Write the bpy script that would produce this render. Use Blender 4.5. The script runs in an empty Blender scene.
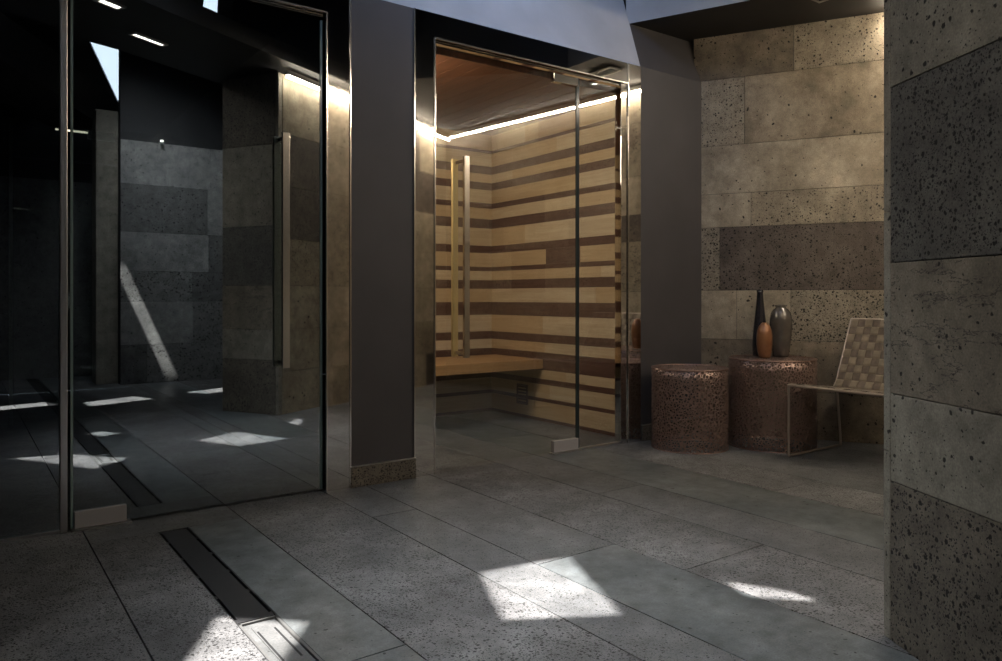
import bpy, bmesh, math, random
from mathutils import Vector, Matrix
from mathutils.geometry import delaunay_2d_cdt
random.seed(7)
sc = bpy.context.scene
C = sc.collection
R = math.radians

# ------------------------------------------------------------------ camera
cam = bpy.data.cameras.new('camera')
cam.sensor_width = 36.0
cam.lens = 36.0 * 751 / 1002
cam.shift_y = -33.5 / 1002
cam.clip_start = 0.05
co = bpy.data.objects.new('camera', cam)
C.objects.link(co)
co.location = (0, 0, 1.0)
co.rotation_euler = (R(90), 0, R(-36))
sc.camera = co

# ------------------------------------------------------------------ world, sun, exposure
w = bpy.data.worlds.new('world')
sc.world = w
w.use_nodes = True
w.node_tree.nodes['Background'].inputs[0].default_value = (0.72, 0.84, 1.0, 1)
w.node_tree.nodes['Background'].inputs[1].default_value = 2.6
SUN = Vector((0.875, -0.48, -2.07)).normalized()      # direction the light travels
sl = bpy.data.lights.new('sun', 'SUN')
sl.energy = 23.0
sl.angle = R(0.6)
sl.color = (1.0, 0.95, 0.9)
so = bpy.data.objects.new('sun', sl)
C.objects.link(so)
so.rotation_euler = SUN.to_track_quat('-Z', 'Y').to_euler()
so.location = (-3, 5, 8)


def area(name, loc, target, sx, sy, power, color, spread=180):
    l = bpy.data.lights.new(name, 'AREA')
    l.shape = 'RECTANGLE'
    l.size = sx
    l.size_y = sy
    l.energy = power
    l.color = color
    l.spread = R(spread)
    o = bpy.data.objects.new(name, l)
    C.objects.link(o)
    o.location = loc
    o.rotation_euler = (Vector(target) - Vector(loc)).to_track_quat('-Z', 'Y').to_euler()
    return o


# fill lamps added below the ceiling, standing in for skylight wells
area('skylight_fill', (2.3, 2.3, 3.9), (2.75, 3.6, 3.0), 1.8, 0.6, 14, (0.42, 0.60, 1.0), 100)
area('skylight_fill', (1.3, 2.6, 3.92), (1.6, 1.9, 0), 0.5, 0.35, 9, (0.88, 0.94, 1.0), 48)
area('skylight_fill', (1.6, -1.0, 3.9), (2.4, -2.1, 1.6), 1.0, 0.6, 14, (0.95, 0.97, 1.0), 80)
area('skylight_fill', (-1.3, -0.1, 3.9), (2.1, 0.7, 1.3), 0.5, 0.5, 5.5, (1.0, 0.93, 0.84), 50)
# warm lamp inside the sauna, high on its hidden left side
area('sauna_lamp', (2.05, 3.98, 2.25), (3.6, 4.7, 1.1), 0.5, 0.5, 20, (1.0, 0.86, 0.66))

sc.view_settings.view_transform = 'Standard'
sc.view_settings.look = 'None'
sc.view_settings.gamma = 1.0
sc.view_settings.use_curve_mapping = False
sc.view_settings.exposure = 0.0


# ------------------------------------------------------------------ helpers
def MBm():
    return bmesh.new()


def link(name, bm, mats, parent=None, smooth=False, loc=None):
    me = bpy.data.meshes.new(name)
    bm.to_mesh(me)
    bm.free()
    if not isinstance(mats, (list, tuple)):
        mats = [mats]
    for m in mats:
        me.materials.append(m)
    if smooth:
        for p in me.polygons:
            p.use_smooth = True
    o = bpy.data.objects.new(name, me)
    C.objects.link(o)
    if loc is not None:
        o.location = loc
    if parent:
        o.parent = parent
    return o


def struct(name, bm, mats, parent=None, smooth=False):
    o = link(name, bm, mats, parent, smooth)
    if parent is None:
        o['kind'] = 'structure'
    return o


def empty(name, loc, rz=0):
    o = bpy.data.objects.new(name, None)
    o.empty_display_size = 0.1
    C.objects.link(o)
    o.location = loc
    o.rotation_euler = (0, 0, rz)
    return o


def tag(o, label, cat, group=None):
    o['label'] = label
    o['category'] = cat
    if group:
        o['group'] = group
    return o


def box(bm, x0, x1, y0, y1, z0, z1, mi=0, bev=0.0, M=None):
    m = Matrix.Translation(((x0 + x1) / 2, (y0 + y1) / 2, (z0 + z1) / 2)) @ \
        Matrix.Diagonal((abs(x1 - x0), abs(y1 - y0), abs(z1 - z0), 1))
    if M is not None:
        m = M @ m
    r = bmesh.ops.create_cube(bm, size=1.0, matrix=m)
    vs = r['verts']
    fs = set(f for v in vs for f in v.link_faces)
    for f in fs:
        f.material_index = mi
    if bev > 0:
        es = set(e for v in vs for e in v.link_edges)
        rb = bmesh.ops.bevel(bm, geom=list(es), offset=bev, segments=2, affect='EDGES', profile=0.6)
        for f in rb['faces']:
            f.material_index = mi
    return vs


def quad(bm, pts, mi=0):
    f = bm.faces.new([bm.verts.new(p) for p in pts])
    f.material_index = mi
    return f


def lathe(bm, prof, seg=40, mi=0, cx=0, cy=0):
    rings = []
    for r, z in prof:
        if r < 1e-6:
            rings.append([bm.verts.new((cx, cy, z))])
        else:
            rings.append([bm.verts.new((cx + r * math.cos(2 * math.pi * k / seg), cy + r * math.sin(2 * math.pi * k / seg), z)) for k in range(seg)])
    for a, b in zip(rings[:-1], rings[1:]):
        for k in range(seg):
            k2 = (k + 1) % seg
            if len(a) == 1 and len(b) > 1:
                f = bm.faces.new((a[0], b[k2], b[k]))
            elif len(b) == 1 and len(a) > 1:
                f = bm.faces.new((a[k], a[k2], b[0]))
            elif len(a) > 1:
                f = bm.faces.new((a[k], a[k2], b[k2], b[k]))
            else:
                continue
            f.material_index = mi


def tube(bm, pts, r, seg=10, mi=0):
    """round bar along a polyline"""
    pts = [Vector(p) for p in pts]
    rings = []
    n = len(pts)
    prev = None
    for i, p in enumerate(pts):
        if i == 0:
            t = (pts[1] - p).normalized()
        elif i == n - 1:
            t = (p - pts[i - 1]).normalized()
        else:
            t = ((pts[i + 1] - p).normalized() + (p - pts[i - 1]).normalized()).normalized()
        if prev is None:
            a = t.cross(Vector((0, 0, 1)))
            if a.length < 0.1:
                a = t.cross(Vector((1, 0, 0)))
            a.normalize()
        else:
            a = (prev - t * prev.dot(t)).normalized()
        prev = a
        b = t.cross(a).normalized()
        rings.append([bm.verts.new(p + (a * math.cos(2 * math.pi * k / seg) + b * math.sin(2 * math.pi * k / seg)) * r) for k in range(seg)])
    for u, v in zip(rings[:-1], rings[1:]):
        for k in range(seg):
            f = bm.faces.new((u[k], u[(k + 1) % seg], v[(k + 1) % seg], v[k]))
            f.material_index = mi
    bm.faces.new(rings[0][::-1]).material_index = mi
    bm.faces.new(rings[-1]).material_index = mi


def fillet(pts, r, n=5):
    """round the inner corners of a polyline"""
    pts = [Vector(p) for p in pts]
    out = [pts[0]]
    for i in range(1, len(pts) - 1):
        p = pts[i]
        a = (pts[i - 1] - p).normalized()
        b = (pts[i + 1] - p).normalized()
        p0, p1 = p + a * r, p + b * r
        for k in range(n + 1):
            t = k / n
            out.append(p0 * (1 - t) ** 2 + p * 2 * t * (1 - t) + p1 * t * t)
    out.append(pts[-1])
    return out


# ------------------------------------------------------------------ materials
def mat(name, color, rough=0.5, metal=0.0, spec=0.5):
    m = bpy.data.materials.new(name)
    m.use_nodes = True
    b = m.node_tree.nodes['Principled BSDF']
    b.inputs['Base Color'].default_value = (*color, 1)
    b.inputs['Roughness'].default_value = rough
    b.inputs['Metallic'].default_value = metal
    b.inputs['Specular IOR Level'].default_value = spec
    return m


def N(m, t, **kw):
    n = m.node_tree.nodes.new(t)
    for k, v in kw.items():
        setattr(n, k, v)
    return n


def L(m, a, b):
    m.node_tree.links.new(a, b)


def ramp(m, fac, stops):
    n = N(m, 'ShaderNodeValToRGB')
    els = n.color_ramp.elements
    while len(els) < len(stops):
        els.new(0.5)
    for e, (p, c) in zip(els, stops):
        e.position = p
        e.color = (*c, 1) if len(c) == 3 else c
    L(m, fac, n.inputs[0])
    return n


def mixc(m, fac, a, b, mode='MIX'):
    n = N(m, 'ShaderNodeMix', data_type='RGBA', blend_type=mode)
    if isinstance(fac, (int, float)):
        n.inputs[0].default_value = fac
    else:
        L(m, fac, n.inputs[0])
    for i, s in ((6, a), (7, b)):
        if isinstance(s, tuple):
            n.inputs[i].default_value = (*s, 1)
        else:
            L(m, s, n.inputs[i])
    return n.outputs[2]


def math_n(m, op, a, b=None):
    n = N(m, 'ShaderNodeMath', operation=op)
    for i, s in enumerate((a, b)):
        if s is None:
            continue
        if isinstance(s, (int, float)):
            n.inputs[i].default_value = s
        else:
            L(m, s, n.inputs[i])
    return n.outputs[0]


def stone(name, c0, c1, pore=0.5, pscale=60, rough=0.7, bump=0.5, cracks=False, blotch=2.2, spec=0.4, mottle=0.3):
    """lava stone: cloudy colour, open pores (pore 0..1 sets how many), fine grain"""
    m = mat(name, c0, rough, 0, spec)
    b = m.node_tree.nodes['Principled BSDF']
    tc = N(m, 'ShaderNodeTexCoord')
    geo = tc.outputs['Object']
    n1 = N(m, 'ShaderNodeTexNoise')
    n1.inputs['Scale'].default_value = blotch
    n1.inputs['Detail'].default_value = 5
    n1.inputs['Roughness'].default_value = 0.55
    L(m, geo, n1.inputs['Vector'])
    r1 = ramp(m, n1.outputs[0], [(0.32, c0), (0.68, c1)])
    n2 = N(m, 'ShaderNodeTexNoise')
    n2.inputs['Scale'].default_value = 170
    n2.inputs['Detail'].default_value = 3
    L(m, geo, n2.inputs['Vector'])
    r2 = ramp(m, n2.outputs[0], [(0.3, (0.78, 0.78, 0.78)), (0.7, (1.18, 1.18, 1.18))])
    col = mixc(m, 1.0, r1.outputs[0], r2.outputs[0], 'MULTIPLY')
    n3 = N(m, 'ShaderNodeTexNoise')
    n3.inputs['Scale'].default_value = 11
    n3.inputs['Detail'].default_value = 7
    n3.inputs['Roughness'].default_value = 0.7
    L(m, geo, n3.inputs['Vector'])
    r3 = ramp(m, n3.outputs[0], [(0.32, (1 - mottle,) * 3), (0.68, (1 + mottle,) * 3)])
    col = mixc(m, 1.0, col, r3.outputs[0], 'MULTIPLY')
    # warp the space a little so that pores are not round
    wn = N(m, 'ShaderNodeTexNoise')
    wn.inputs['Scale'].default_value = pscale * 0.9
    L(m, geo, wn.inputs['Vector'])
    ws = N(m, 'ShaderNodeVectorMath', operation='SCALE')
    L(m, wn.outputs['Color'], ws.inputs[0])
    ws.inputs['Scale'].default_value = 0.9 / pscale
    wa = N(m, 'ShaderNodeVectorMath', operation='ADD')
    L(m, geo, wa.inputs[0])
    L(m, ws.outputs[0], wa.inputs[1])
    tot = None
    dn = N(m, 'ShaderNodeTexNoise')
    dn.inputs['Scale'].default_value = 3.5
    dn.inputs['Detail'].default_value = 3
    L(m, geo, dn.inputs['Vector'])
    for sc_, k in ((pscale, 0.34), (pscale * 2.2, 0.34)):
        v = N(m, 'ShaderNodeTexVoronoi')
        v.inputs['Scale'].default_value = sc_
        L(m, wa.outputs[0], v.inputs['Vector'])
        # a cell holds a pore only when its random value is under the local density
        sep = N(m, 'ShaderNodeSeparateColor')
        L(m, v.outputs['Color'], sep.inputs[0])
        dens = math_n(m, 'MULTIPLY', math_n(m, 'POWER', dn.outputs[0], 1.6), pore * 3.0)
        on = math_n(m, 'LESS_THAN', sep.outputs[0], dens)
        siz = math_n(m, 'ADD', math_n(m, 'MULTIPLY', sep.outputs[1], k), 0.17)
        ins = math_n(m, 'MULTIPLY', math_n(m, 'SUBTRACT', siz, v.outputs['Distance']), 7.0)
        cl = N(m, 'ShaderNodeClamp')
        L(m, ins, cl.inputs[0])
        p = math_n(m, 'MULTIPLY', on, cl.outputs[0])
        tot = p if tot is None else math_n(m, 'MAXIMUM', tot, p)
    if cracks:
        w1 = N(m, 'ShaderNodeTexNoise')
        w1.inputs['Scale'].default_value = 2.0
        w1.inputs['Detail'].default_value = 6
        w1.inputs['Roughness'].default_value = 0.65
        mp = N(m, 'ShaderNodeMapping')
        mp.inputs['Scale'].default_value = (1.0, 1.0, 3.2)
        L(m, geo, mp.inputs[0])
        L(m, mp.outputs[0], w1.inputs['Vector'])
        d = math_n(m, 'ABSOLUTE', math_n(m, 'SUBTRACT', w1.outputs[0], 0.5))
        cr = math_n(m, 'SUBTRACT', 1.0, math_n(m, 'MULTIPLY', d, 110.0))
        cc = N(m, 'ShaderNodeClamp')
        L(m, cr, cc.inputs[0])
        tot = math_n(m, 'MAXIMUM', tot, math_n(m, 'MULTIPLY', cc.outputs[0], 0.8))
    dark = tuple(0.10 * x for x in c0)
    col = mixc(m, tot, col, dark)
    L(m, col, b.inputs['Base Color'])
    bp = N(m, 'ShaderNodeBump')
    bp.inputs['Strength'].default_value = bump
    bp.inputs['Distance'].default_value = 0.004
    hh = math_n(m, 'SUBTRACT', math_n(m, 'MULTIPLY', n2.outputs[0], 0.25), tot)
    L(m, hh, bp.inputs['Height'])
    L(m, bp.outputs[0], b.inputs['Normal'])
    return m


def plaster(name, c, rough=0.75):
    m = mat(name, c, rough)
    b = m.node_tree.nodes['Principled BSDF']
    tc = N(m, 'ShaderNodeTexCoord')
    n = N(m, 'ShaderNodeTexNoise')
    n.inputs['Scale'].default_value = 3
    n.inputs['Detail'].default_value = 4
    L(m, tc.outputs['Object'], n.inputs['Vector'])
    r = ramp(m, n.outputs[0], [(0.3, tuple(x * 0.9 for x in c)), (0.7, tuple(x * 1.1 for x in c))])
    L(m, r.outputs[0], b.inputs['Base Color'])
    return m


def wood(name, c0, c1, rough=0.45, axis=(1.2, 1.2, 30)):
    m = mat(name, c0, rough)
    b = m.node_tree.nodes['Principled BSDF']
    tc = N(m, 'ShaderNodeTexCoord')
    mp = N(m, 'ShaderNodeMapping')
    mp.inputs['Scale'].default_value = axis
    L(m, tc.outputs['Object'], mp.inputs[0])
    n = N(m, 'ShaderNodeTexNoise')
    n.inputs['Scale'].default_value = 2.5
    n.inputs['Detail'].default_value = 6
    n.inputs['Distortion'].default_value = 0.6
    L(m, mp.outputs[0], n.inputs['Vector'])
    r = ramp(m, n.outputs[0], [(0.3, c0), (0.7, c1)])
    L(m, r.outputs[0], b.inputs['Base Color'])
    return m


def glass(name, refl, tint):
    """coated architectural pane: mostly see-through, with a clean mirror reflection"""
    m = bpy.data.materials.new(name)
    m.use_nodes = True
    nt = m.node_tree
    nt.nodes.clear()
    out = N(m, 'ShaderNodeOutputMaterial')
    tr = N(m, 'ShaderNodeBsdfTransparent')
    tr.inputs[0].default_value = (*tint, 1)
    gl = N(m, 'ShaderNodeBsdfGlossy')
    gl.inputs['Roughness'].default_value = 0.0
    gl.inputs['Color'].default_value = (0.93, 0.97, 1.0, 1)
    lw = N(m, 'ShaderNodeLayerWeight')
    lw.inputs[0].default_value = 0.5
    f = math_n(m, 'ADD', math_n(m, 'MULTIPLY', math_n(m, 'POWER', lw.outputs['Facing'], 5.0), 0.8), refl)
    mx = N(m, 'ShaderNodeMixShader')
    L(m, f, mx.inputs[0])
    L(m, tr.outputs[0], mx.inputs[1])
    L(m, gl.outputs[0], mx.inputs[2])
    L(m, mx.outputs[0], out.inputs[0])
    return m


def emit(name, color, s):
    m = bpy.data.materials.new(name)
    m.use_nodes = True
    b = m.node_tree.nodes['Principled BSDF']
    b.inputs['Base Color'].default_value = (0.8, 0.8, 0.8, 1)
    b.inputs['Emission Color'].default_value = (*color, 1)
    b.inputs['Emission Strength'].default_value = s
    return m


M_fl_por = stone('floor_porous_stone', (0.095, 0.095, 0.098), (0.205, 0.205, 0.207), 0.9, 85, 0.5, 0.5, blotch=3.2, mottle=0.3)
M_fl_smo = stone('floor_smooth_stone', (0.075, 0.085, 0.09), (0.150, 0.160, 0.162), 0.03, 55, 0.36, 0.15, blotch=2.4, mottle=0.45)
M_fl_mid = stone('floor_fine_stone', (0.085, 0.088, 0.092), (0.165, 0.168, 0.17), 0.40, 110, 0.45, 0.3, blotch=2.8, mottle=0.3)
M_joint = mat('stone_joint', (0.02, 0.02, 0.02), 0.9)
M_st_br = stone('brown_cloudy_stone', (0.14, 0.115, 0.085), (0.26, 0.215, 0.16), 0.13, 45, 0.75, 0.4, blotch=3.5)
M_st_st = stone('stained_tan_stone', (0.15, 0.12, 0.085), (0.36, 0.30, 0.22), 0.04, 45, 0.75, 0.3, blotch=2.6)
M_st_tan = stone('tan_smooth_stone', (0.24, 0.20, 0.145), (0.44, 0.38, 0.29), 0.03, 40, 0.75, 0.25)
M_st_tanp = stone('tan_pored_stone', (0.24, 0.20, 0.15), (0.36, 0.31, 0.23), 0.40, 58, 0.75, 0.4)
M_st_dk = stone('brown_pored_stone', (0.085, 0.068, 0.058), (0.14, 0.115, 0.095), 0.55, 60, 0.7, 0.4)
M_st_por = stone('heavily_pored_tan_stone', (0.22, 0.19, 0.145), (0.30, 0.26, 0.20), 0.85, 55, 0.75, 0.6)
M_bk_dk = stone('charcoal_pored_stone', (0.10, 0.097, 0.088), (0.135, 0.13, 0.116), 0.85, 68, 0.6, 0.7)
M_bk_up = stone('grey_brown_stone', (0.20, 0.185, 0.15), (0.27, 0.25, 0.205), 0.13, 60, 0.65, 0.4)
M_bk_cr = stone('cracked_brown_stone', (0.16, 0.14, 0.11), (0.23, 0.20, 0.155), 0.09, 75, 0.7, 0.4, cracks=True)
M_bk_lo = stone('brown_lava_stone', (0.12, 0.105, 0.085), (0.17, 0.148, 0.118), 0.75, 55, 0.65, 0.7)
M_dark = plaster('dark_grey_paint', (0.052, 0.048, 0.050), 0.6)
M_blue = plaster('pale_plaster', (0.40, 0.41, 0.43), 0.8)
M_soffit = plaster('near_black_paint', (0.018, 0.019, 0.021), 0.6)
M_black = mat('black_paint', (0.006, 0.006, 0.007), 0.7)
M_low = plaster('low_ceiling_paint', (0.032, 0.029, 0.026), 0.7)
M_mirror = mat('polished_steel', (0.66, 0.645, 0.62), 0.035, 1.0)
M_chrome = mat('chrome', (0.90, 0.87, 0.83), 0.16, 1.0)
M_satin = mat('satin_steel', (0.62, 0.60, 0.58), 0.32, 1.0)
M_edge = mat('glass_edge', (0.20, 0.27, 0.26), 0.15, 0.0)
M_fit = mat('scuffed_steel', (0.42, 0.40, 0.40), 0.45, 0.3)
M_rear = mat('pale_brushed_steel', (0.52, 0.55, 0.47), 0.5, 0.25)
M_gold = mat('golden_wood', (0.72, 0.52, 0.22), 0.5)
M_edge2 = mat('dark_glass_edge', (0.03, 0.04, 0.04), 0.15, 0.0)
M_glass = glass('coated_glass', 0.34, (0.70, 0.74, 0.73))
M_glass2 = glass('sauna_glass', 0.11, (0.93, 0.94, 0.93))
M_lw = wood('pale_sauna_wood', (0.50, 0.37, 0.23), (0.62, 0.49, 0.32))
M_lw2 = wood('honey_sauna_wood', (0.45, 0.31, 0.165), (0.56, 0.40, 0.23))
M_dw = wood('dark_sauna_wood', (0.075, 0.034, 0.024), (0.13, 0.065, 0.045))
M_cw = wood('red_cedar_ceiling', (0.09, 0.033, 0.015), (0.16, 0.062, 0.03), axis=(20, 1.2, 1.2))
M_bench = wood('bench_wood', (0.40, 0.22, 0.09), (0.52, 0.30, 0.13), axis=(1.2, 25, 25))
M_led = emit('led_warm', (1.0, 0.86, 0.67), 85)
M_lamp = emit('lamp_diffuser', (1.0, 0.93, 0.80), 9)
M_dim = emit('dim_warm_line', (1.0, 0.92, 0.7), 1.6)
M_drain = mat('drain_grate_dark', (0.03, 0.03, 0.032), 0.45, 0.3)
M_cover = stone('drain_cover_stone', (0.10, 0.105, 0.105), (0.14, 0.14, 0.14), 0.02, 60, 0.5, 0.1)

U = Vector((0.869, -0.495, 0))          # along the low beam and the far face of the right block
V = Vector((0.495, 0.869, 0))
D = 3.65                                # facade plane

# ------------------------------------------------------------------ floor
joints = [-4.2, -3.6, -3.0, -2.55, -2.0, -1.45, -0.95, -0.55, -0.12, 0.44, 1.05, 1.53, 1.76, 2.16, 2.64, 2.97, 3.42, 3.80, 4.25, 4.75, 5.6, 6.2]
kinds = {0.44: 'M', 1.05: 'P', 1.53: 'M', 1.76: 'S', 2.16: 'P', 2.64: 'M', 2.97: 'S', 3.42: 'P', 3.80: 'M', -0.12: 'P'}
cuts = {0.44: [1.91, -0.4, 5.2], 1.05: [0.2, 4.4], 1.53: [3.1, 0.9], 1.76: [2.19, 0.1, 4.9], 2.16: [1.83, 4.6, -0.2],
        2.64: [2.8, 0.6], 2.97: [1.2, 4.3], 3.42: [2.3], 3.80: [3.05, 1.0], -0.12: [1.4, 5.0]}
FM = {'M': 2, 'P': 0, 'S': 1}
DX0, DX1, DY0, DY1 = 0.695, 0.82, -1.0, 3.44     # the drain channel
bm = MBm()
g = 0.0022
for i in range(len(joints) - 1):
    a, b_ = joints[i], joints[i + 1]
    ys = [-6.5] + sorted(cuts.get(a, [random.uniform(-2, 2), random.uniform(3, 6)])) + [9.2]
    for j in range(len(ys) - 1):
        k = kinds.get(a, random.choice('PSM'))
        if a == 1.76 and ys[j] >= 2.1:
            k = 'M'
        if a == 0.44:
            # channel runs through this row
            for (p, q, kk) in ((a, DX0, 'P'), (DX1, b_, 'S')):
                if ys[j] < DY1:
                    box(bm, p + (g if p == a else 0), q - (g if q == b_ else 0), ys[j] + g, min(ys[j + 1], DY1) - (g if ys[j + 1] < DY1 else 0), -0.04, 0, FM[kk], 0.0015)
            if ys[j + 1] > DY1:
                box(bm, a + g, b_ - g, max(ys[j], DY1), ys[j + 1] - g, -0.04, 0, FM['M'], 0.0015)
            continue
        box(bm, a + g, b_ - g, ys[j] + g, ys[j + 1] - g, -0.04, 0, FM[k], 0.0015)
box(bm, -4.2, 6.2, -6.5, 9.2, -0.12, -0.035, 3)
struct('floor', bm, [M_fl_por, M_fl_smo, M_fl_mid, M_joint])

# linear drain: recessed tray, dark infill strips with slots either side, one lift-out cover
t = empty('floor_drain', ((DX0 + DX1) / 2, 1.6, 0))
tag(t, 'dark linear slot drain set between the floor slabs at lower left', 'drain')
ox = (DX0 + DX1) / 2
W2 = (DX1 - DX0) / 2
bm = MBm()
box(bm, -W2, W2, DY0 - 1.6, DY1 - 1.6, -0.034, -0.03)
for s in (-1, 1):
    box(bm, s * W2 - (0.004 if s > 0 else 0), s * W2 + (0.004 if s < 0 else 0), DY0 - 1.6, DY1 - 1.6, -0.033, -0.001)
link('tray', bm, M_drain, t)
for (y0, y1) in ((2.34, 3.43), (-0.98, 1.94)):
    bm = MBm()
    box(bm, -W2 + 0.013, W2 - 0.013, y0 - 1.6, y1 - 1.6, -0.03, -0.002, 0, 0.001)
    y = y0
    while y < y1 - 0.02:
        e = min(y + 0.03, y1)
        for s in (-1, 1):
            box(bm, s * (W2 - 0.013), s * (W2 - 0.004), y - 1.6, e - 1.6, -0.03, -0.003)
        y += 0.23
    link('infill_strip', bm, M_drain, t)
bm = MBm()
y0, y1 = 1.955, 2.325
box(bm, -W2 + 0.012, W2 - 0.012, y0 - 1.6, y1 - 1.6, -0.03, -0.006)
box(bm, -W2 + 0.030, W2 - 0.030, y0 - 1.6 + .03, y1 - 1.6 - .04, -0.03, -0.002)
link('drain_cover', bm, M_cover, t)
bm = MBm()
for s in (-1, 1):
    box(bm, s * (W2 - 0.006) - 0.004, s * (W2 - 0.006) + 0.004, y0 - 1.6, y1 - 1.6, -0.03, 0.0005)
box(bm, -W2 + .002, W2 - .002, y1 - 1.6 - .006, y1 - 1.6 + .002, -0.03, 0.0005)
box(bm, -W2 + .002, W2 - .002, y0 - 1.6 - .002, y0 - 1.6 + .006, -0.03, 0.0005)
link('cover_frame', bm, mat('worn_steel', (0.12, 0.12, 0.118), 0.5, 0.2), t)['label'] = 'thin steel frame around the lift-out cover'
bm = MBm()
for s in (-1, 1):
    box(bm, s * 0.026 - 0.003, s * 0.026 + 0.003, y0 - 1.6 + .07, y1 - 1.6 - .08, -0.03, -0.0012)
link('lifting_slot', bm, M_black, t)

# ------------------------------------------------------------------ ceiling with skylight openings
ZC = 4.0
SH = SUN * (ZC / SUN.z)                 # from a sun patch on the floor up to its opening


def opening(pts):
    return [(p[0] + SH.x, p[1] + SH.y) for p in pts]


holes = [opening(p) for p in [
    [(1.54, 2.25), (1.92, 2.19), (1.70, 1.69), (1.37, 1.885)],                 # patch in the middle of the floor
    [(2.137, 1.55), (2.19, 1.675), (2.297, 1.488), (2.30, 1.38)],
    [(0.66, 2.42), (0.88, 2.22), (0.60, 1.87), (0.28, 1.80)],
    [(0.86, 1.30), (1.12, 1.22), (1.02, 1.05), (0.78, 1.12)],
    [(1.02, -0.42), (1.60, -0.62), (1.48, -0.95), (1.0, -0.72)],
    [(2.12, -0.72), (2.62, -0.90), (2.40, -1.15), (1.98, -0.95)],
    [(0.25, -0.60), (0.78, -0.72), (0.70, -0.98), (0.12, -0.85)],
]]
holes.append([(0.36, -1.49), (0.50, -1.49), (0.50, -1.19), (0.36, -1.19)])
holes.append([(2.19, -1.18), (2.33, -1.08), (2.13, -0.32), (2.02, -0.40)])
holes.append([(1.30, -2.58), (1.78, -2.75), (2.9, -5.6), (2.06, -5.4)])
outer = [(-4.2, -6.5), (6.2, -6.5), (6.2, 9.2), (-4.2, 9.2)]
vs = [Vector(p) for p in outer]
ed = [(0, 1), (1, 2), (2, 3), (3, 0)]
for h in holes:
    s = len(vs)
    vs += [Vector(p) for p in h]
    ed += [(s + k, s + (k + 1) % len(h)) for k in range(len(h))]
ov, oe, of, *_ = delaunay_2d_cdt(vs, ed, [], 1, 1e-5)


def inside(p, poly):
    c = False
    for k in range(len(poly)):
        a, b = poly[k], poly[k - 1]
        if (a[1] > p[1]) != (b[1] > p[1]) and p[0] < (b[0] - a[0]) * (p[1] - a[1]) / (b[1] - a[1]) + a[0]:
            c = not c
    return c


bm = MBm()
bv = [bm.verts.new((v.x, v.y, ZC)) for v in ov]
for f in of:
    cx = sum(ov[i].x for i in f) / len(f)
    cy = sum(ov[i].y for i in f) / len(f)
    if not any(inside((cx, cy), h) for h in holes):
        bm.faces.new([bv[i] for i in f])
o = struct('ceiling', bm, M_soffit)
md = o.modifiers.new('thickness', 'SOLIDIFY')
md.thickness = 0.03
md.offset = 0

# ------------------------------------------------------------------ outer shell
bm = MBm(); box(bm, -4.3, -4.2, -6.5, 9.2, 0, 4); struct('wall_left', bm, M_black)
bm = MBm(); box(bm, 6.2, 6.3, -6.5, 9.2, 0, 4); struct('wall_right', bm, M_black)
bm = MBm(); box(bm, -4.3, 6.3, -6.6, -6.5, 0, 4); struct('wall_rear', bm, M_soffit)
bm = MBm(); box(bm, -4.3, 6.3, 9.2, 9.3, 0, 4); struct('wall_far', bm, M_black)


# stone cladding: courses of slabs on a vertical plane
def cladding(name, p0, p1, zs, rows, mats, thick=0.05, backz=None, back=True):
    """p0->p1 along the wall, slabs in front on the left-hand side of that direction"""
    p0 = Vector((*p0, 0)); p1 = Vector((*p1, 0))
    d = (p1 - p0); Ln = d.length; d.normalize()
    nrm = Vector((-d.y, d.x, 0))
    M = Matrix(((d.x, nrm.x, 0, p0.x), (d.y, nrm.y, 0, p0.y), (0, 0, 1, 0), (0, 0, 0, 1)))
    bm = MBm()
    gg = 0.0015
    for (z0, z1), row in zip(zip(zs[:-1], zs[1:]), rows):
        for (s0, s1, mi) in row:
            box(bm, s0 + gg, min(s1, Ln) - gg, 0, thick, z0 + gg, z1 - gg, mi, 0.002, M)
    if back:
        box(bm, 0, Ln, 0.008, thick + 0.1, 0, zs[-1], len(mats) - 1, 0, M)
    bmesh.ops.recalc_face_normals(bm, faces=bm.faces[:])
    return struct(name, bm, mats)


TAN = [M_st_tan, M_st_tanp, M_st_dk, M_st_por, M_st_br, M_st_st, M_joint]
# recess wall (skewed), measured from the facade corner
WA0, WA1 = (4.47, 3.70), (5.10, 2.56)
zs = [0, 0.33, 0.69, 1.05, 1.513, 1.76, 2.116, 2.607, 2.93]
rowsA = [
    [(0, 0.7, 1), (0.7, 2, 4)],
    [(0, 0.60, 4), (0.60, 2, 4)],
    [(0, 0.31, 0), (0.31, 0.68, 0), (0.68, 2, 3)],
    [(0, 0.19, 3), (0.19, 2, 2)],
    [(0, 0.41, 0), (0.41, 2, 1)],
    [(0, 2, 0)],
    [(0, 0.365, 1), (0.365, 2, 5)],
    [(0, 0.70, 4), (0.70, 2, 1)],
]
cladding('wall_recess', WA0, WA1, zs, rowsA, TAN)


def random_rows(n, Ln, choices):
    rows = []
    for _ in range(n):
        row, s = [], 0.0
        while s < Ln:
            e = s + random.uniform(0.5, 1.3)
            row.append((s, e if e < Ln - 0.25 else Ln + 0.01, random.choice(choices)))
            s = row[-1][1]
        rows.append(row)
    return rows


WB1 = (4.75, -0.33)
cladding('wall_alcove', WA1, WB1, zs, random_rows(8, 2.92, [0, 1, 0, 1, 2]), TAN)

# right block: a stone clad pier whose near face fills the right of the view
C0 = Vector((2.22, 1.13, 0))
BL = 2.95
BT = 0.62
zsf = [0, 0.36, 0.72, 1.1, 1.5, 1.95, 2.4, 2.9]
BKM = [M_bk_dk, M_bk_up, M_bk_cr, M_bk_lo, M_joint]
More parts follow.
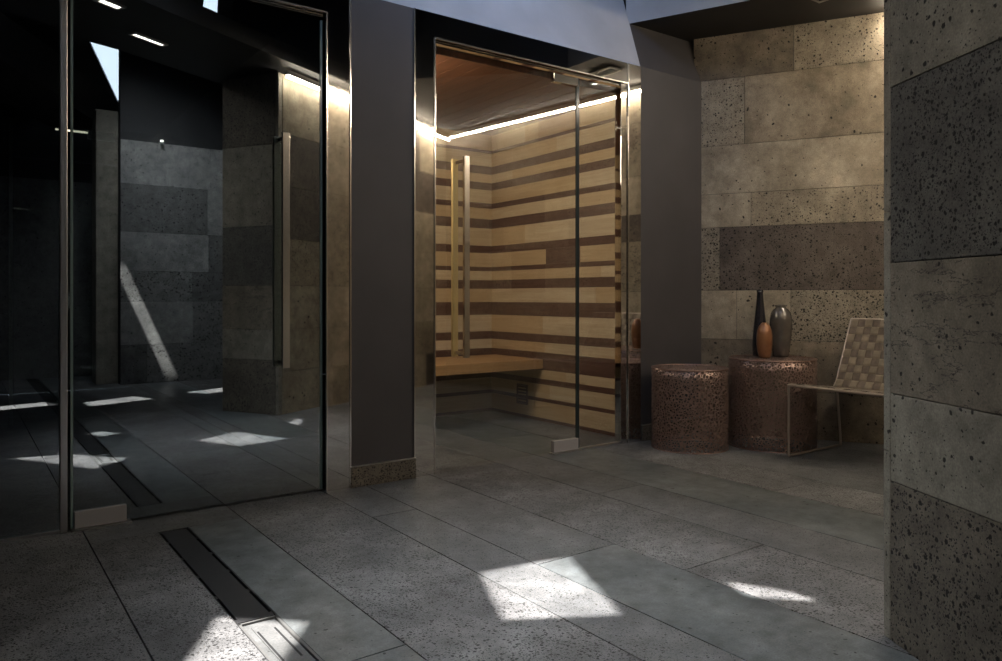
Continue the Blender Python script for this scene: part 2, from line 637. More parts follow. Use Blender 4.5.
# core
bm = MBm()
MB_ = Matrix(((U.x, V.x, 0, C0.x), (U.y, V.y, 0, C0.y), (0, 0, 1, 0), (0, 0, 0, 1)))
gg = 0.0015
zb = [0, 0.465, 0.72, 1.10, 1.61, 2.3, 2.9]
kb = [3, 1, 2, 0, 1, 3]
box(bm, 0.02, BL, -BT + 0.02, -0.02, 0, 2.9, 4, 0, MB_)
for (z0, z1, k) in zip(zb[:-1], zb[1:], kb):
    box(bm, -0.001, 0.04, -BT, -0.032, z0 + gg, z1 - gg, k, 0.002, MB_)        # near face slabs
for (z0, z1), k in zip(zip([0, 0.55, 1.25, 2.0], [0.55, 1.25, 2.0, 2.9]), (3, 2, 1, 1)):
    box(bm, -0.001, 0.045, -0.029, 0.0, z0 + gg, z1 - gg, 1, 0.002, MB_)        # corner return strip
random.seed(4)
rr = random_rows(7, BL, [5, 6, 5, 6, 7])
for (z0, z1), row in zip(zip(zsf[:-1], zsf[1:]), rr):
    for (s0, s1, mi) in row:
        box(bm, max(s0, 0.05) + gg, min(s1, BL) - gg, -0.04, 0.0, z0 + gg, z1 - gg, mi, 0.002, MB_)
bmesh.ops.recalc_face_normals(bm, faces=bm.faces[:])
struct('wall_pier', bm, BKM + [M_st_tan, M_st_tanp, M_st_dk])

# wall behind the camera, stone to 2.8 m, dark paint above
zs2 = [0, 0.45, 0.95, 1.3, 1.75, 2.3, 2.8]
random.seed(11)
GRY = [stone('grey_smooth_stone', (0.20, 0.20, 0.195), (0.30, 0.30, 0.29), 0.05, 40, 0.75, 0.3),
       stone('grey_pored_stone', (0.16, 0.16, 0.155), (0.24, 0.24, 0.23), 0.5, 45, 0.75, 0.5),
       stone('grey_dark_stone', (0.11, 0.11, 0.108), (0.16, 0.16, 0.155), 0.3, 45, 0.7, 0.4), M_joint]
cladding('wall_back', (5.2, -2.1), (1.55, -2.1), zs2, random_rows(6, 3.65, [0, 1, 2, 0]), GRY)
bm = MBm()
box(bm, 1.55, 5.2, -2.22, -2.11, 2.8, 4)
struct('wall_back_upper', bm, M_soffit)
# pier and sloping beam further back, seen only in the glass
bm = MBm()
box(bm, 1.33, 1.56, -2.6, -2.3, 0, 3.15, 0, 0.004)
struct('wall_back_pier', bm, M_bk_up)
bm = MBm()
box(bm, -4.2, 1.9, -3.6, -3.45, 0, 2.45, 0)
box(bm, -4.2, 1.9, -3.6, -3.45, 2.45, 3.0, 1)
struct('wall_back_left', bm, [GRY[2], M_black])
bm = MBm()
p = [(0.2, -1.2, 3.35), (1.55, -2.75, 3.0), (0.9, -2.9, 3.0), (-0.5, -1.4, 3.35)]
lo = [bm.verts.new(q) for q in p]
hi = [bm.verts.new((q[0], q[1], q[2] + 0.45)) for q in p]
bm.faces.new(lo); bm.faces.new(hi[::-1])
for k in range(4):
    bm.faces.new((lo[k], lo[(k + 1) % 4], hi[(k + 1) % 4], hi[k]))
bmesh.ops.recalc_face_normals(bm, faces=bm.faces[:])
struct('trim_1', bm, M_low)

# ------------------------------------------------------------------ low ceilings at 2.93 m
ZL = 2.93


def prism(bm, pts, z0, z1, mi=0, top_mi=None):
    lo = [bm.verts.new((p[0], p[1], z0)) for p in pts]
    hi = [bm.verts.new((p[0], p[1], z1)) for p in pts]
    a = bm.faces.new(lo); b = bm.faces.new(hi)
    a.material_index = mi; b.material_index = mi
    for k in range(len(pts)):
        f = bm.faces.new((lo[k], lo[(k + 1) % len(pts)], hi[(k + 1) % len(pts)], hi[k]))
        f.material_index = mi if top_mi is None else top_mi


bA = Vector((1.43, 1.75, 0)) - U * 1.55            # facade-side edge of the beam, west end
bB = Vector((2.77, 1.06, 0))
fas = [(3.84, 3.78), (4.18, 3.0), (4.18, 2.5), (2.90, 1.03)]
poly = fas + [(bB - V * 1.2)[:2], (5.4, -0.9), (5.6, 2.5), (4.8, 3.9)]
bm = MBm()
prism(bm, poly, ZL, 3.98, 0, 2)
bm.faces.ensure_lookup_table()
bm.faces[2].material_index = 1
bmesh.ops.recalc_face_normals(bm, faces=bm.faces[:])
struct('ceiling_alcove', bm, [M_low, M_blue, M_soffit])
bm = MBm()
e = bB + U * 0.1
prism(bm, [bA[:2], e[:2], (e - V * 1.0)[:2], (bA - V * 1.0)[:2]], ZL, ZL + 0.14)
bmesh.ops.recalc_face_normals(bm, faces=bm.faces[:])
struct('ceiling_beam', bm, M_soffit)

# LED strips: bars tucked against the top of the two alcove walls
def led(name, a, b, z, label):
    a = Vector((*a, 0)); b = Vector((*b, 0))
    d = b - a; Ln = d.length; d.normalize()
    nrm = Vector((-d.y, d.x, 0))
    M = Matrix(((d.x, -nrm.x, 0, 0), (d.y, -nrm.y, 0, 0), (0, 0, 1, 0), (0, 0, 0, 1)))
    t = empty(name, (a.x, a.y, z))
    tag(t, label, 'light')
    bm = MBm(); box(bm, 0, Ln, 0.0, 0.03, 0.022, 0.06, 0, 0, M); link('channel', bm, M_satin, t)
    bm = MBm(); box(bm, 0, Ln, 0.003, 0.027, 0.0, 0.021, 0, 0, M); link('diffuser', bm, M_led, t)
    return t


led('led_strip', (WA1[0] - 0.06, WA1[1] - 0.02), (WB1[0] - 0.045, WB1[1] + .22), 2.855, 'warm LED line above the striped view in the sauna door glass')
pe = C0 + U * (BL - 0.08) + V * 0.05
ps = C0 + U * 0.03 + V * 0.05
led('led_strip', pe[:2], ps[:2], 2.855, 'warm LED line slanting across the left glass and steel jamb')


# ceiling lamps
def panel_lamp(name, loc, rz, sx, sy, label, power=True):
    t = empty(name, loc, rz)
    tag(t, label, 'light')
    bm = MBm()
    f = 0.02
    box(bm, -sx / 2 - f, sx / 2 + f, -sy / 2 - f, -sy / 2, -0.012, 0)
    box(bm, -sx / 2 - f, sx / 2 + f, sy / 2, sy / 2 + f, -0.012, 0)
    box(bm, -sx / 2 - f, -sx / 2, -sy / 2, sy / 2, -0.012, 0)
    box(bm, sx / 2, sx / 2 + f, -sy / 2, sy / 2, -0.012, 0)
    link('frame', bm, M_satin, t)
    bm = MBm(); box(bm, -sx / 2, sx / 2, -sy / 2, sy / 2, -0.006, 0)
    link('diffuser', bm, M_lamp, t)
    return t


ang = math.atan2(U.y, U.x)
panel_lamp('ceiling_light', (1.18, 1.27, ZL), ang, 0.26, 0.035, 'small lit ceiling lamp mirrored near the top of the left glass')

panel_lamp('ceiling_light', (0.83, 1.86, ZL), ang, 0.14, 0.05, 'ceiling lamp cut off by the top edge of the left glass')
t = empty('wall_light', (1.98, -2.09, 2.80))
tag(t, 'tiny glowing wall light mirrored where stone meets dark paint', 'light')
bm = MBm(); box(bm, -0.02, 0.02, 0.0, 0.05, -0.01, 0.012, 0, 0.003); link('housing', bm, M_satin, t)
bm = MBm(); box(bm, -0.014, 0.014, 0.008, 0.042, 0.0125, 0.03, 0, 0.002); link('diffuser', bm, M_lamp, t)


def vent(loc, rz, label):
    t = empty('ceiling_vent', loc, rz)
    tag(t, label, 'vent')
    bm = MBm()
    a, b = 0.13, 0.07
    f = 0.018
    box(bm, -a, a, -b, -b + f, -0.01, 0); box(bm, -a, a, b - f, b, -0.01, 0)
    box(bm, -a, -a + f, -b + f, b - f, -0.01, 0); box(bm, a - f, a, -b + f, b - f, -0.01, 0)
    link('frame', bm, mat('vent_frame_paint', (0.35, 0.33, 0.3), 0.5), t)
    bm = MBm()
    for k in range(5):
        y = -b + f + 0.01 + k * 0.021
        box(bm, -a + f, a - f, y, y + 0.008, -0.008, -0.001)
    link('slat', bm, M_soffit, t)


vent((4.50, 2.62, ZL), R(90), 'square ceiling vent mirrored in the steel above the sauna door')
vent((4.62, 0.44, ZL), R(90), 'square ceiling vent mirrored in the sauna glass over the handle')

# ------------------------------------------------------------------ facade
XJ = dict(post0=0.357, post1=0.385, dl=0.397, dr=1.530, j1=1.545, p0=1.673, p1=2.056, s0=2.187, dv=3.288, s1=3.66, j3=3.725, w0=3.848, w1=4.49)
ZD, ZH = 2.46, 2.60
# pier between the doors
bm = MBm()
box(bm, XJ['p0'], XJ['p1'], D, D + 0.12, 0.0, ZH)
struct('wall_between_doors', bm, M_dark)
bm = MBm()
box(bm, XJ['p0'] + 0.001, XJ['p1'] + 0.004, D - 0.016, D, 0, 0.108, 0, 0.002)
box(bm, XJ['p0'] + 0.001, XJ['p1'] + 0.004, D - 0.018, D, 0.108, 0.112, 1)
struct('baseboard_pier', bm, [M_bk_lo, M_satin])
# wall right of the sauna
bm = MBm()
box(bm, XJ['w0'], XJ['w1'] + 0.3, D, D + 0.12, 0.0, ZH)
zt = 2.93
dy = (zt - ZH) * 0.32
vsq = [(XJ['w0'], D, ZH), (XJ['w1'] + .3, D, ZH), (XJ['w1'] + .3, D + dy, zt), (XJ['w0'], D + dy, zt)]
a = [bm.verts.new(p) for p in vsq]
b = [bm.verts.new((p[0], p[1] + 0.12, p[2])) for p in vsq]
bm.faces.new(a); bm.faces.new(b[::-1])
for k in range(4):
    bm.faces.new((a[k], b[k], b[(k + 1) % 4], a[(k + 1) % 4]))
bmesh.ops.recalc_face_normals(bm, faces=bm.faces[:])
struct('wall_facade_right', bm, M_dark)
bm = MBm()
box(bm, XJ['w0'] + .01, XJ['w1'], D - 0.016, D, 0, 0.108, 0, 0.002)
box(bm, XJ['w0'] + .01, XJ['w1'], D - 0.018, D, 0.108, 0.112, 1)
struct('baseboard_right', bm, [M_bk_lo, M_satin])
# wall over the doors, leaning back as it rises
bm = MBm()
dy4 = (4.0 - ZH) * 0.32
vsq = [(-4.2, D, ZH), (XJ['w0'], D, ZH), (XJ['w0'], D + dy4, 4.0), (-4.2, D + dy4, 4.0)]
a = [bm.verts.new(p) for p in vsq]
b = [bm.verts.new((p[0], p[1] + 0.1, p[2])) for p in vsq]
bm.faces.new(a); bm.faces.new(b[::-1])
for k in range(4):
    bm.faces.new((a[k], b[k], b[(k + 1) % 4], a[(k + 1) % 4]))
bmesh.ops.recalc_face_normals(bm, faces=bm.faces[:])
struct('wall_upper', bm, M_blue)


# mirrored steel linings round the two openings
def steel(name, x0, x1, z0, z1):
    bm = MBm()
    box(bm, x0, x1, D - 0.004, D + 0.11, z0, z1, 0)
    # thin bright arrises
    o = struct(name, bm, M_mirror)
    return o


def arris(name, x, z0, z1):
    bm = MBm()
    box(bm, x - 0.004, x + 0.004, D - 0.010, D + 0.0, z0, z1, 0, 0.001)
    return struct(name, bm, M_chrome)


steel('trim_2', XJ['j1'], XJ['p0'], 0, ZH)
steel('trim_3', XJ['p1'], XJ['s0'], 0, ZH)
steel('trim_4', XJ['j3'], XJ['w0'], 0, ZH)
bm = MBm(); box(bm, -4.2, XJ['j1'], D - 0.004, D + 0.11, ZD, ZH); struct('trim_5', bm, M_mirror)
bm = MBm(); box(bm, XJ['s0'], XJ['j3'], D - 0.004, D + 0.11, ZD, ZH); struct('trim_6', bm, M_mirror)
for i, x in enumerate((XJ['j1'] - .002, XJ['p0'], XJ['p1'], XJ['s0'], XJ['j3'])):
    arris('trim_%d' % (7 + i), x, 0, ZD if i in (0, 3) else ZH)
bm = MBm(); box(bm, XJ['s0'], XJ['j3'], D - 0.012, D, ZD - 0.004, ZD + 0.004); struct('trim_12', bm, M_chrome)
bm = MBm(); box(bm, -4.2, XJ['j1'], D - 0.012, D, ZD - 0.004, ZD + 0.004); struct('trim_13', bm, M_chrome)
# head channels
bm = MBm(); box(bm, XJ['s0'] + .005, XJ['s1'], D + 0.012, D + 0.05, ZD - 0.022, ZD - .005, 0, 0.002); struct('trim_14', bm, M_mirror)
bm = MBm(); box(bm, -4.2, XJ['dr'], D + 0.012, D + 0.05, ZD - 0.022, ZD - .005, 0, 0.002); struct('trim_15', bm, M_mirror)
# sill lines
bm = MBm(); box(bm, XJ['dv'], XJ['s1'], D + 0.015, D + 0.045, 0, 0.012); struct('trim_16', bm, M_satin)
bm = MBm(); box(bm, -4.2, XJ['post0'], D + 0.015, D + 0.045, 0, 0.012); struct('trim_17', bm, M_satin)
# posts
bm = MBm(); box(bm, XJ['s1'], XJ['j3'] - .006, D + 0.0, D + 0.06, 0, ZD - .005, 0, 0.003); struct('trim_18', bm, M_mirror)
bm = MBm(); box(bm, XJ['post0'], XJ['post1'], D + 0.005, D + 0.05, 0, ZD - .005, 0, 0.003); struct('trim_19', bm, M_satin)

GY = D + 0.025     # glass plane
GT = 0.010


def pane(name, x0, x1, z0, z1, m, parent=None, edges=True, ox=0, oy=0):
    bm = MBm()
    vs = box(bm, x0 - ox, x1 - ox, GY - oy, GY - oy + 0.0008, z0, z1, 0)
    o = link(name, bm, m, parent)
    return o


def door(name, x0, x1, hx, hinge_x0, hinge_x1, gm, em, rear):
    t = empty(name, (x0, GY, 0))
    t['kind'] = 'structure'
    pane('glass_panel', x0, x1, 0.012, ZD - 0.035, gm, t, ox=x0, oy=GY)
    # polished edges of the glass
    for xe, s in ((x0, 1), (x1, -1)):
        bm = MBm()
        box(bm, xe - x0, xe - x0 + s * 0.010, -0.006, 0.007, 0.012, ZD - 0.036)
        link('glass_edge', bm, em, t)
    # pull bar, both sides of the glass
    for s, nm in ((-1, 'pull_bar'), (1, 'pull_bar')):
        bm = MBm()
        w_ = 0.036
        yc = s * 0.062
        box(bm, hx - x0 - w_ / 2, hx - x0 + w_ / 2, yc - 0.010, yc + 0.010, 0.65, 1.81, 0, 0.0015)
        link(nm, bm, M_chrome if s < 0 else rear, t)
    for z in (0.675, 1.785):
        bm = MBm()
        box(bm, hx - x0 - 0.009, hx - x0 + 0.009, -0.056, 0.056, z - 0.010, z + 0.010, 0, 0.001)
        link('standoff', bm, M_chrome, t)
    for (z0, z1) in ((0.010, 0.082), (ZD - 0.09, ZD - 0.036)):
        bm = MBm()
        box(bm, hinge_x0 - x0, hinge_x1 - x0, -0.017, 0.017, z0, z1, 0, 0.002)
        link('patch_fitting', bm, M_fit if z0 < 1 else M_mirror, t)
    bm = MBm()
    box(bm, hinge_x0 - x0 - .01, hinge_x1 - x0 + .02, -0.03, 0.03, 0.0, 0.008, 0, 0.001)
    link('floor_plate', bm, M_satin, t)
    return t


DR1 = door('door_1', XJ['dl'], XJ['dr'], 1.316, 0.412, 0.613, M_glass, M_edge, M_rear)
door('door_2', XJ['s0'] + .004, XJ['dv'] - .003, 2.378, 3.075, 3.282, M_glass2, M_edge2, M_gold)
DR1.rotation_euler.z = R(0.15)
t = empty('window_1', (XJ['dv'], GY, 0)); t['kind'] = 'structure'
pane('glass_panel', XJ['dv'] + .003, XJ['s1'], 0.012, ZD - 0.03, M_glass2, t, ox=XJ['dv'], oy=GY)
bm = MBm(); box(bm, .003, .011, -0.005, 0.006, 0.012, ZD - .03); link('glass_edge', bm, M_edge2, t)
t = empty('window_2', (-4.2, GY, 0)); t['kind'] = 'structure'
pane('glass_panel', -4.2, XJ['post0'], 0.012, ZD - 0.03, M_glass, t, ox=-4.2, oy=GY)

# ------------------------------------------------------------------ dark room behind the left glass
bm = MBm(); box(bm, 1.62, 1.70, D + 0.12, 9.2, 0, 4); struct('wall_partition', bm, M_black)
bm = MBm(); box(bm, -4.2, 1.62, D + 0.12, 9.2, ZH + .02, ZH + .06); struct('ceiling_inner', bm, M_black)

# second glass door deeper in the dark room
t = empty('door_3', (0.35, 7.0, 0)); t['kind'] = 'structure'
bm = MBm(); box(bm, 0.02, 1.25, 0, 0.001, 0.01, 2.40); link('glass_panel', bm, M_glass2, t)
bm = MBm(); box(bm, -0.012, 0.012, -0.02, 0.02, 0, 2.40, 0, 0.002); link('post', bm, M_rear, t)
bm = MBm(); box(bm, 0.53, 0.73, -0.02, 0.02, 2.30, 2.37, 0, 0.003); link('patch_fitting', bm, M_rear, t)
bm = MBm(); box(bm, 0.30, 0.53, -0.02, 0.0, 2.345, 2.356); link('led_reflection', bm, M_dim, t)  # glowing bar stands in for a reflected LED line

# ------------------------------------------------------------------ sauna
SX0, SX1, SY1, SZ = 1.78, 3.82, 5.40, 2.42
bands = [(0.0, 0.026, 1), (0.026, 0.158, 0), (0.158, 0.187, 1), (0.187, 0.297, 0), (0.297, 0.341, 1), (0.341, 0.414, 0), (0.414, 0.553, 1),
         (0.553, 0.634, 0), (0.634, 0.700, 1), (0.700, 0.846, 0), (0.846, 0.956, 1), (0.956, 1.073, 2), (1.073, 1.146, 1), (1.146, 1.227, 0),
         (1.227, 1.263, 1), (1.263, 1.384, 2), (1.384, 1.447, 1), (1.447, 1.60, 0), (1.60, 1.68, 1), (1.68, 1.776, 2), (1.776, 1.82, 1),
         (1.82, 1.937, 0), (1.937, 2.00, 1), (2.00, 2.076, 2), (2.076, 2.144, 1), (2.144, 2.26, 0), (2.26, 2.285, 1), (2.285, SZ, 2)]
MI = {0: 0, 1: 1, 2: 2}
bm = MBm()
random.seed(3)
for z0, z1, k in bands:
    if k == 1:
        box(bm, SX1, SX1 + 0.02, D + 0.13, SY1 - .001, z0, z1, 1)
    else:
        ys = [D + 0.13] + ([4.24, 4.65] if (z0, z1) == (1.263, 1.384) else [random.uniform(4.0, 5.1)]) + [SY1 - .001]
        for j in range(len(ys) - 1):
            kk = MI[k] if j % 2 == 0 else (2 - MI[k])
            if (z0, z1) == (1.263, 1.384) and j == 1:
                kk = 1
            box(bm, SX1, SX1 + 0.02, ys[j], ys[j + 1] - 0.0015, z0 + 0.001, z1 - 0.001, kk)
box(bm, SX1 + 0.012, SX1 + 0.03, D + 0.12, SY1, 0, SZ, 1)
struct('wall_sauna_right', bm, [M_lw, M_dw, M_lw2])
bm = MBm()
for z0, z1, k in bands:
    box(bm, SX0, SX1 + .02, SY1, SY1 + 0.02, z0 + (0.001 if k != 1 else 0), z1 - (0.001 if k != 1 else 0), k)
box(bm, SX0, SX1 + .02, SY1 + 0.012, SY1 + 0.03, 0, SZ, 1)
struct('wall_sauna_back', bm, [M_lw, M_dw, M_lw2])
bm = MBm()
for z0, z1, k in bands:
    box(bm, SX0 - 0.02, SX0, D + 0.13, SY1 + .02, z0, z1, k)
struct('wall_sauna_left', bm, [M_lw, M_dw, M_lw2])
bm = MBm()
x = SX0
while x < SX1:
    box(bm, x + .001, x + 0.118, D + 0.12, SY1 + .02, SZ, SZ + 0.02, 0, 0.001)
    x += 0.12
box(bm, SX0 - .02, SX1 + .04, D + 0.12, SY1 + .03, SZ + .012, SZ + .04, 0)
struct('ceiling_sauna', bm, M_cw)

t = empty('sauna_bench', (SX0, 4.68, 0))
tag(t, 'wooden bench along the back of the striped sauna', 'bench')
bm = MBm()
yy = 0.03
while yy < SY1 - 4.68 - 0.05:
    box(bm, 0.002, SX1 - SX0 - 0.002, yy, min(yy + 0.085, SY1 - 4.68 - .002), 0.475, 0.50, 0, 0.003)
    yy += 0.092
link('seat', bm, M_bench, t)
bm = MBm()
box(bm, 0.002, SX1 - SX0 - 0.002, 0.0, 0.028, 0.425, 0.50, 0, 0.003)
link('front_rail', bm, M_bench, t)
for xx in (0.15, 0.8, 1.4, 1.95):
    bm = MBm()
    box(bm, xx, xx + 0.04, 0.06, SY1 - 4.68 - .01, 0.43, 0.475, 0, 0.002)
    link('bearer', bm, M_dw, t)
for xx in (0.15, 1.0):
    bm = MBm()
    box(bm, xx, xx + 0.05, 0.3, 0.35, 0.0, 0.43, 0, 0.002)
    link('leg', bm, M_dw, t)
t = empty('louvre_grille', (SX1, 4.95, 0.12))
tag(t, 'dark louvred grille low on the sauna wall under the bench', 'vent')
for k in range(6):
    bm = MBm()
    box(bm, -0.012, 0.0, -0.06, 0.06, k * 0.026, k * 0.026 + 0.014)
    link('slat', bm, M_dw, t)
bm = MBm()
for y in (-0.07, 0.06):
    box(bm, -0.012, 0, y, y + 0.01, -0.01, 0.155)
for z in (-0.01, 0.148):
    box(bm, -0.012, 0, -0.07, 0.07, z, z + 0.008)
link('frame', bm, M_dw, t)


# ------------------------------------------------------------------ perforated metal tables
def perforated(name, c, rough=0.38):
    m = mat(name, c, rough, 0.55)
    nt = m.node_tree
    b = nt.nodes['Principled BSDF']
    uv = N(m, 'ShaderNodeUVMap')
    uv.uv_map = 'UVMap'
    wn = N(m, 'ShaderNodeTexNoise')
    wn.inputs['Scale'].default_value = 40
    L(m, uv.outputs[0], wn.inputs['Vector'])
    ws = N(m, 'ShaderNodeVectorMath', operation='SCALE')
    L(m, wn.outputs['Color'], ws.inputs[0])
    ws.inputs['Scale'].default_value = 0.012
    wa = N(m, 'ShaderNodeVectorMath', operation='ADD')
    L(m, uv.outputs[0], wa.inputs[0]); L(m, ws.outputs[0], wa.inputs[1])
    v = N(m, 'ShaderNodeTexVoronoi', feature='DISTANCE_TO_EDGE')
    v.inputs['Scale'].default_value = 50
    L(m, wa.outputs[0], v.inputs['Vector'])
    hole = math_n(m, 'GREATER_THAN', v.outputs['Distance'], 0.10)
    tr = N(m, 'ShaderNodeBsdfTransparent')
    mx = N(m, 'ShaderNodeMixShader')
    out = nt.nodes['Material Output']
    L(m, hole, mx.inputs[0])
    L(m, b.outputs[0], mx.inputs[1])
    L(m, tr.outputs[0], mx.inputs[2])
    L(m, mx.outputs[0], out.inputs[0])
    return m


M_perf = perforated('perforated_bronze', (0.30, 0.205, 0.17))
M_rim = mat('bronze_rim', (0.36, 0.24, 0.20), 0.32, 0.85)


def table(loc, r, h, label, group=None):
    t = empty('side_table', loc)
    tag(t, label, 'table', group)
    seg = 72
    bm = MBm()
    uvl = bm.loops.layers.uv.new('UVMap')
    nz = 8
    zz = [0.004 + (h - 0.012) * k / nz for k in range(nz + 1)]
    rings = [[bm.verts.new((r * math.cos(2 * math.pi * k / seg), r * math.sin(2 * math.pi * k / seg), z)) for k in range(seg)] for z in zz]
    for j in range(nz):
        for k in range(seg):
            f = bm.faces.new((rings[j][k], rings[j][(k + 1) % seg], rings[j + 1][(k + 1) % seg], rings[j + 1][k]))
            us = [(k, j), (k + 1, j), (k + 1, j + 1), (k, j + 1)]
            for lp, (a, b) in zip(f.loops, us):
                lp[uvl].uv = (a / seg * 2 * math.pi * r, zz[b])
            f.smooth = True
    o = link('drum', bm, M_perf, t)
    md = o.modifiers.new('thickness', 'SOLIDIFY'); md.thickness = 0.004
    bm = MBm()
    uvl = bm.loops.layers.uv.new('UVMap')
    vs = [bm.verts.new(((r - .004) * math.cos(2 * math.pi * k / seg), (r - .004) * math.sin(2 * math.pi * k / seg), h - 0.003)) for k in range(seg)]
    f = bm.faces.new(vs)
    for lp in f.loops:
        lp[uvl].uv = (lp.vert.co.x + 3, lp.vert.co.y + 3)
    o = link('tabletop', bm, M_perf, t)
    md = o.modifiers.new('thickness', 'SOLIDIFY'); md.thickness = 0.004
    bm = MBm()
    lathe(bm, [(r - .008, h - .008), (r + .001, h - .008), (r + .002, h - .003), (r, h), (r - .01, h), (r - .008, h - .008)], seg)
    link('rim', bm, M_rim, t, True)
    bm = MBm()
    lathe(bm, [(r - .006, 0), (r + .001, 0), (r + .001, .006), (r - .006, .006), (r - .006, 0)], seg)
    link('base_ring', bm, M_rim, t, True)
    return t


table((3.97, 3.32, 0), 0.25, 0.532, 'smaller perforated bronze drum table beside the dark wall')
T2 = Vector((4.475, 3.036, 0))
H2 = 0.589
table(T2, 0.283, H2, 'larger perforated bronze drum table carrying three vases')


# ------------------------------------------------------------------ vases
def vase(name, loc, prof, m, label, lip=None):
    bm = MBm()
    lathe(bm, prof, 48)
    o = link(name, bm, m, None, True, loc)
    tag(o, label, 'vase', None)
    return o


def at(px, d):
    k = (px - 501) / 751
    return Vector((d * (0.5878 + 0.809 * k), d * (0.809 - 0.5878 * k), 0))


def vmat(name, c, c2, rough, metal):
    m = mat(name, c, rough, metal)
    b = m.node_tree.nodes['Principled BSDF']
    tc = N(m, 'ShaderNodeTexCoord')
    n = N(m, 'ShaderNodeTexNoise')
    n.inputs['Scale'].default_value = 14
    n.inputs['Detail'].default_value = 5
    L(m, tc.outputs['Object'], n.inputs['Vector'])
    r = ramp(m, n.outputs[0], [(0.3, c), (0.7, c2)])
    L(m, r.outputs[0], b.inputs['Base Color'])
    b.inputs['Coat Weight'].default_value = 0.5
    b.inputs['Coat Roughness'].default_value = 0.08
    return m


p = at(760, 5.26); p.z = H2
vase('bottle_vase', p, [(0, 0), (0.044, 0), (0.050, 0.006), (0.052, 0.08), (0.048, 0.16), (0.040, 0.24), (0.031, 0.32), (0.024, 0.39), (0.021, 0.44),
                        (0.023, 0.456), (0.020, 0.458), (0.017, 0.44), (0.017, 0.38), (0, 0.38)],
     vmat('black_glaze', (0.012, 0.012, 0.016), (0.022, 0.02, 0.024), 0.22, 0.0), 'tall black bottle vase with a narrow neck, behind the copper vase')
p = at(764.5, 5.08); p.z = H2
vase('oval_vase', p, [(0, 0), (0.032, 0), (0.038, 0.004), (0.046, 0.04), (0.052, 0.09), (0.052, 0.14), (0.047, 0.185), (0.036, 0.215), (0.022, 0.232),
                      (0.014, 0.238), (0.010, 0.236), (0.010, 0.22), (0, 0.22)],
     vmat('copper_glaze', (0.22, 0.095, 0.04), (0.34, 0.16, 0.075), 0.28, 0.4), 'short copper brown oval vase, smallest of the three vases')
p = at(780.8, 5.20); p.z = H2
vase('shouldered_vase', p, [(0, 0), (0.046, 0), (0.052, 0.004), (0.060, 0.06), (0.068, 0.13), (0.074, 0.20), (0.074, 0.255), (0.066, 0.30), (0.050, 0.325),
                            (0.036, 0.334), (0.034, 0.342), (0.042, 0.354), (0.038, 0.356), (0.030, 0.342), (0.030, 0.32), (0, 0.32)],
     vmat('grey_glaze', (0.09, 0.08, 0.07), (0.15, 0.13, 0.11), 0.25, 0.35), 'plump grey brown vase with a small flared lip on the larger table')

# ------------------------------------------------------------------ woven chair
CH = empty('lounge_chair', (4.205, 2.735, 0), R(0))
tag(CH, 'low lounge chair with woven tan straps and thin metal legs by the stone wall', 'chair')
# local axes: +x towards the backrest, -y across the seat
CW = 0.66
M_fr = mat('bronze_frame', (0.48, 0.41, 0.35), 0.38, 0.8)


def strapmat(name, a, b_):
    m = mat(name, a, 0.6)
    b = m.node_tree.nodes['Principled BSDF']
    tc = N(m, 'ShaderNodeTexCoord')
    n = N(m, 'ShaderNodeTexNoise')
    n.inputs['Scale'].default_value = 25
    n.inputs['Detail'].default_value = 4
    L(m, tc.outputs['Object'], n.inputs['Vector'])
    r = ramp(m, n.outputs[0], [(0.3, a), (0.7, b_)])
    L(m, r.outputs[0], b.inputs['Base Color'])
    return m


M_s1 = strapmat('tan_strap', (0.16, 0.13, 0.095), (0.25, 0.205, 0.15))
M_s2 = strapmat('umber_strap', (0.085, 0.065, 0.05), (0.15, 0.115, 0.088))
xf, xr = 0.0, 0.60
for yy in (0.0, -CW):
    bm = MBm()
    tube(bm, fillet([(xf, yy, 0.448), (xf, yy, 0.010), (xr, yy, 0.010), (xr - 0.045, yy, 0.372), (xf, yy, 0.448)], 0.012), 0.0075)
    link('leg', bm, M_fr, CH)
    bm = MBm()
    tube(bm, [(0.50, yy, 0.385), (0.545, yy, 0.44), (0.735, yy, 0.85)], 0.0075)
    link('back_stile', bm, M_fr, CH)
for (nm, x, z) in (('front_rail', 0.0, 0.45), ('back_rail', 0.735, 0.85), ('rear_rail', 0.555, 0.372)):
    bm = MBm()
    tube(bm, [(x, 0.004, z), (x, -CW - 0.004, z)], 0.0085)
    link(nm, bm, M_fr, CH)


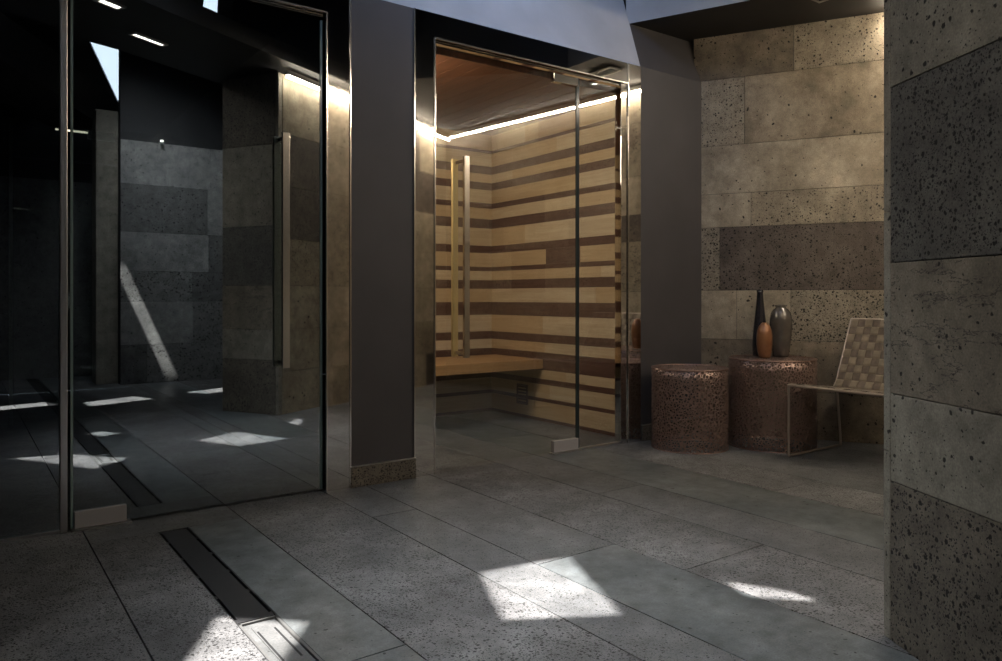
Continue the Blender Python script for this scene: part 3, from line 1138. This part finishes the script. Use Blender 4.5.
def weave(name, prof, nlong, sw):
    """straps along profile `prof` (x,z points) interlaced with straps across the width"""
    pts = [Vector((a, 0, b)) for a, b in prof]
    seglen = [(q - p).length for p, q in zip(pts[:-1], pts[1:])]
    tot = sum(seglen)

    def P(s):
        s = max(0, min(tot, s))
        for (p, q, l) in zip(pts[:-1], pts[1:], seglen):
            if s <= l + 1e-9:
                tdir = (q - p).normalized()
                return p + tdir * s, tdir
            s -= l
        return pts[-1], (pts[-1] - pts[-2]).normalized()
    ncross = round(tot / sw)
    cw = tot / ncross
    lw = (CW - 0.012) / nlong
    amp = 0.0035
    th = 0.0016
    out = []
    bml = MBm(); bmc = MBm()

    def strip(bm, rows):
        # rows: list of (left, right, normal)
        up = [(bm.verts.new(a + n * th), bm.verts.new(b + n * th)) for a, b, n in rows]
        dn = [(bm.verts.new(a - n * th), bm.verts.new(b - n * th)) for a, b, n in rows]
        for i in range(len(rows) - 1):
            bm.faces.new((up[i][0], up[i][1], up[i + 1][1], up[i + 1][0]))
            bm.faces.new((dn[i][0], dn[i + 1][0], dn[i + 1][1], dn[i][1]))
            bm.faces.new((up[i][0], up[i + 1][0], dn[i + 1][0], dn[i][0]))
            bm.faces.new((up[i][1], dn[i][1], dn[i + 1][1], up[i + 1][1]))
    sub = 5
    for i in range(nlong):
        y0 = -0.006 - i * lw - 0.0015
        y1 = -0.006 - (i + 1) * lw + 0.0015
        rows = []
        for j in range(ncross * sub + 1):
            s = j / sub * cw
            p, td = P(s)
            n = Vector((-td.z, 0, td.x))
            off = amp * math.cos(math.pi * (j / sub - 0.5) + math.pi * i) if True else 0
            off = amp * max(-1, min(1, 1.6 * math.sin(math.pi * (j / sub) + math.pi * i)))
            rows.append((p + Vector((0, y0, 0)) + n * off, p + Vector((0, y1, 0)) + n * off, n))
        strip(bml, rows)
    for j in range(ncross):
        s0, s1 = j * cw + 0.0015, (j + 1) * cw - 0.0015
        rows = []
        for i in range(nlong * sub + 1):
            y = -0.006 - i / sub * lw
            off = -amp * max(-1, min(1, 1.6 * math.sin(math.pi * (i / sub)) * (1 if j % 2 == 0 else -1)))
            p0, td = P(s0); p1, _ = P(s1)
            n = Vector((-td.z, 0, td.x))
            rows.append((p0 + Vector((0, y, 0)) + n * off, p1 + Vector((0, y, 0)) + n * off, n))
        strip(bmc, rows)
    for bb in (bml, bmc):
        bmesh.ops.recalc_face_normals(bb, faces=bb.faces[:])
    a = link(name, bml, M_s1, CH)
    b = link('cross_straps', bmc, M_s2, a)
    return a


weave('seat', [(0.0, 0.458), (0.30, 0.425), (0.50, 0.405)], 13, 0.052)
weave('backrest', [(0.51, 0.41), (0.545, 0.455), (0.728, 0.85)], 13, 0.052)

# ------------------------------------------------------------------ recess downlight
def downlight(loc, power, label):
    t = empty('downlight', loc)
    tag(t, label, 'light')
    bm = MBm(); lathe(bm, [(0.03, -0.004), (0.045, -0.004), (0.047, 0.0), (0.03, 0.0), (0.03, -0.004)], 32)
    link('trim_ring', bm, M_satin, t, True)
    bm = MBm(); lathe(bm, [(0, -0.001), (0.029, -0.001)], 32)
    link('lens', bm, M_lamp, t, True)
    l = bpy.data.lights.new('downlight_beam', 'SPOT')
    l.energy = power; l.color = (1.0, 0.86, 0.68); l.spot_size = R(75); l.spot_blend = 0.8; l.shadow_soft_size = 0.03
    o = bpy.data.objects.new('downlight_beam', l)
    C.objects.link(o); o.location = (loc[0], loc[1], loc[2] - 0.02)
    return t


downlight((4.68, 2.35, ZL), 30, 'small round ceiling light mirrored at the top right of the sauna glass')
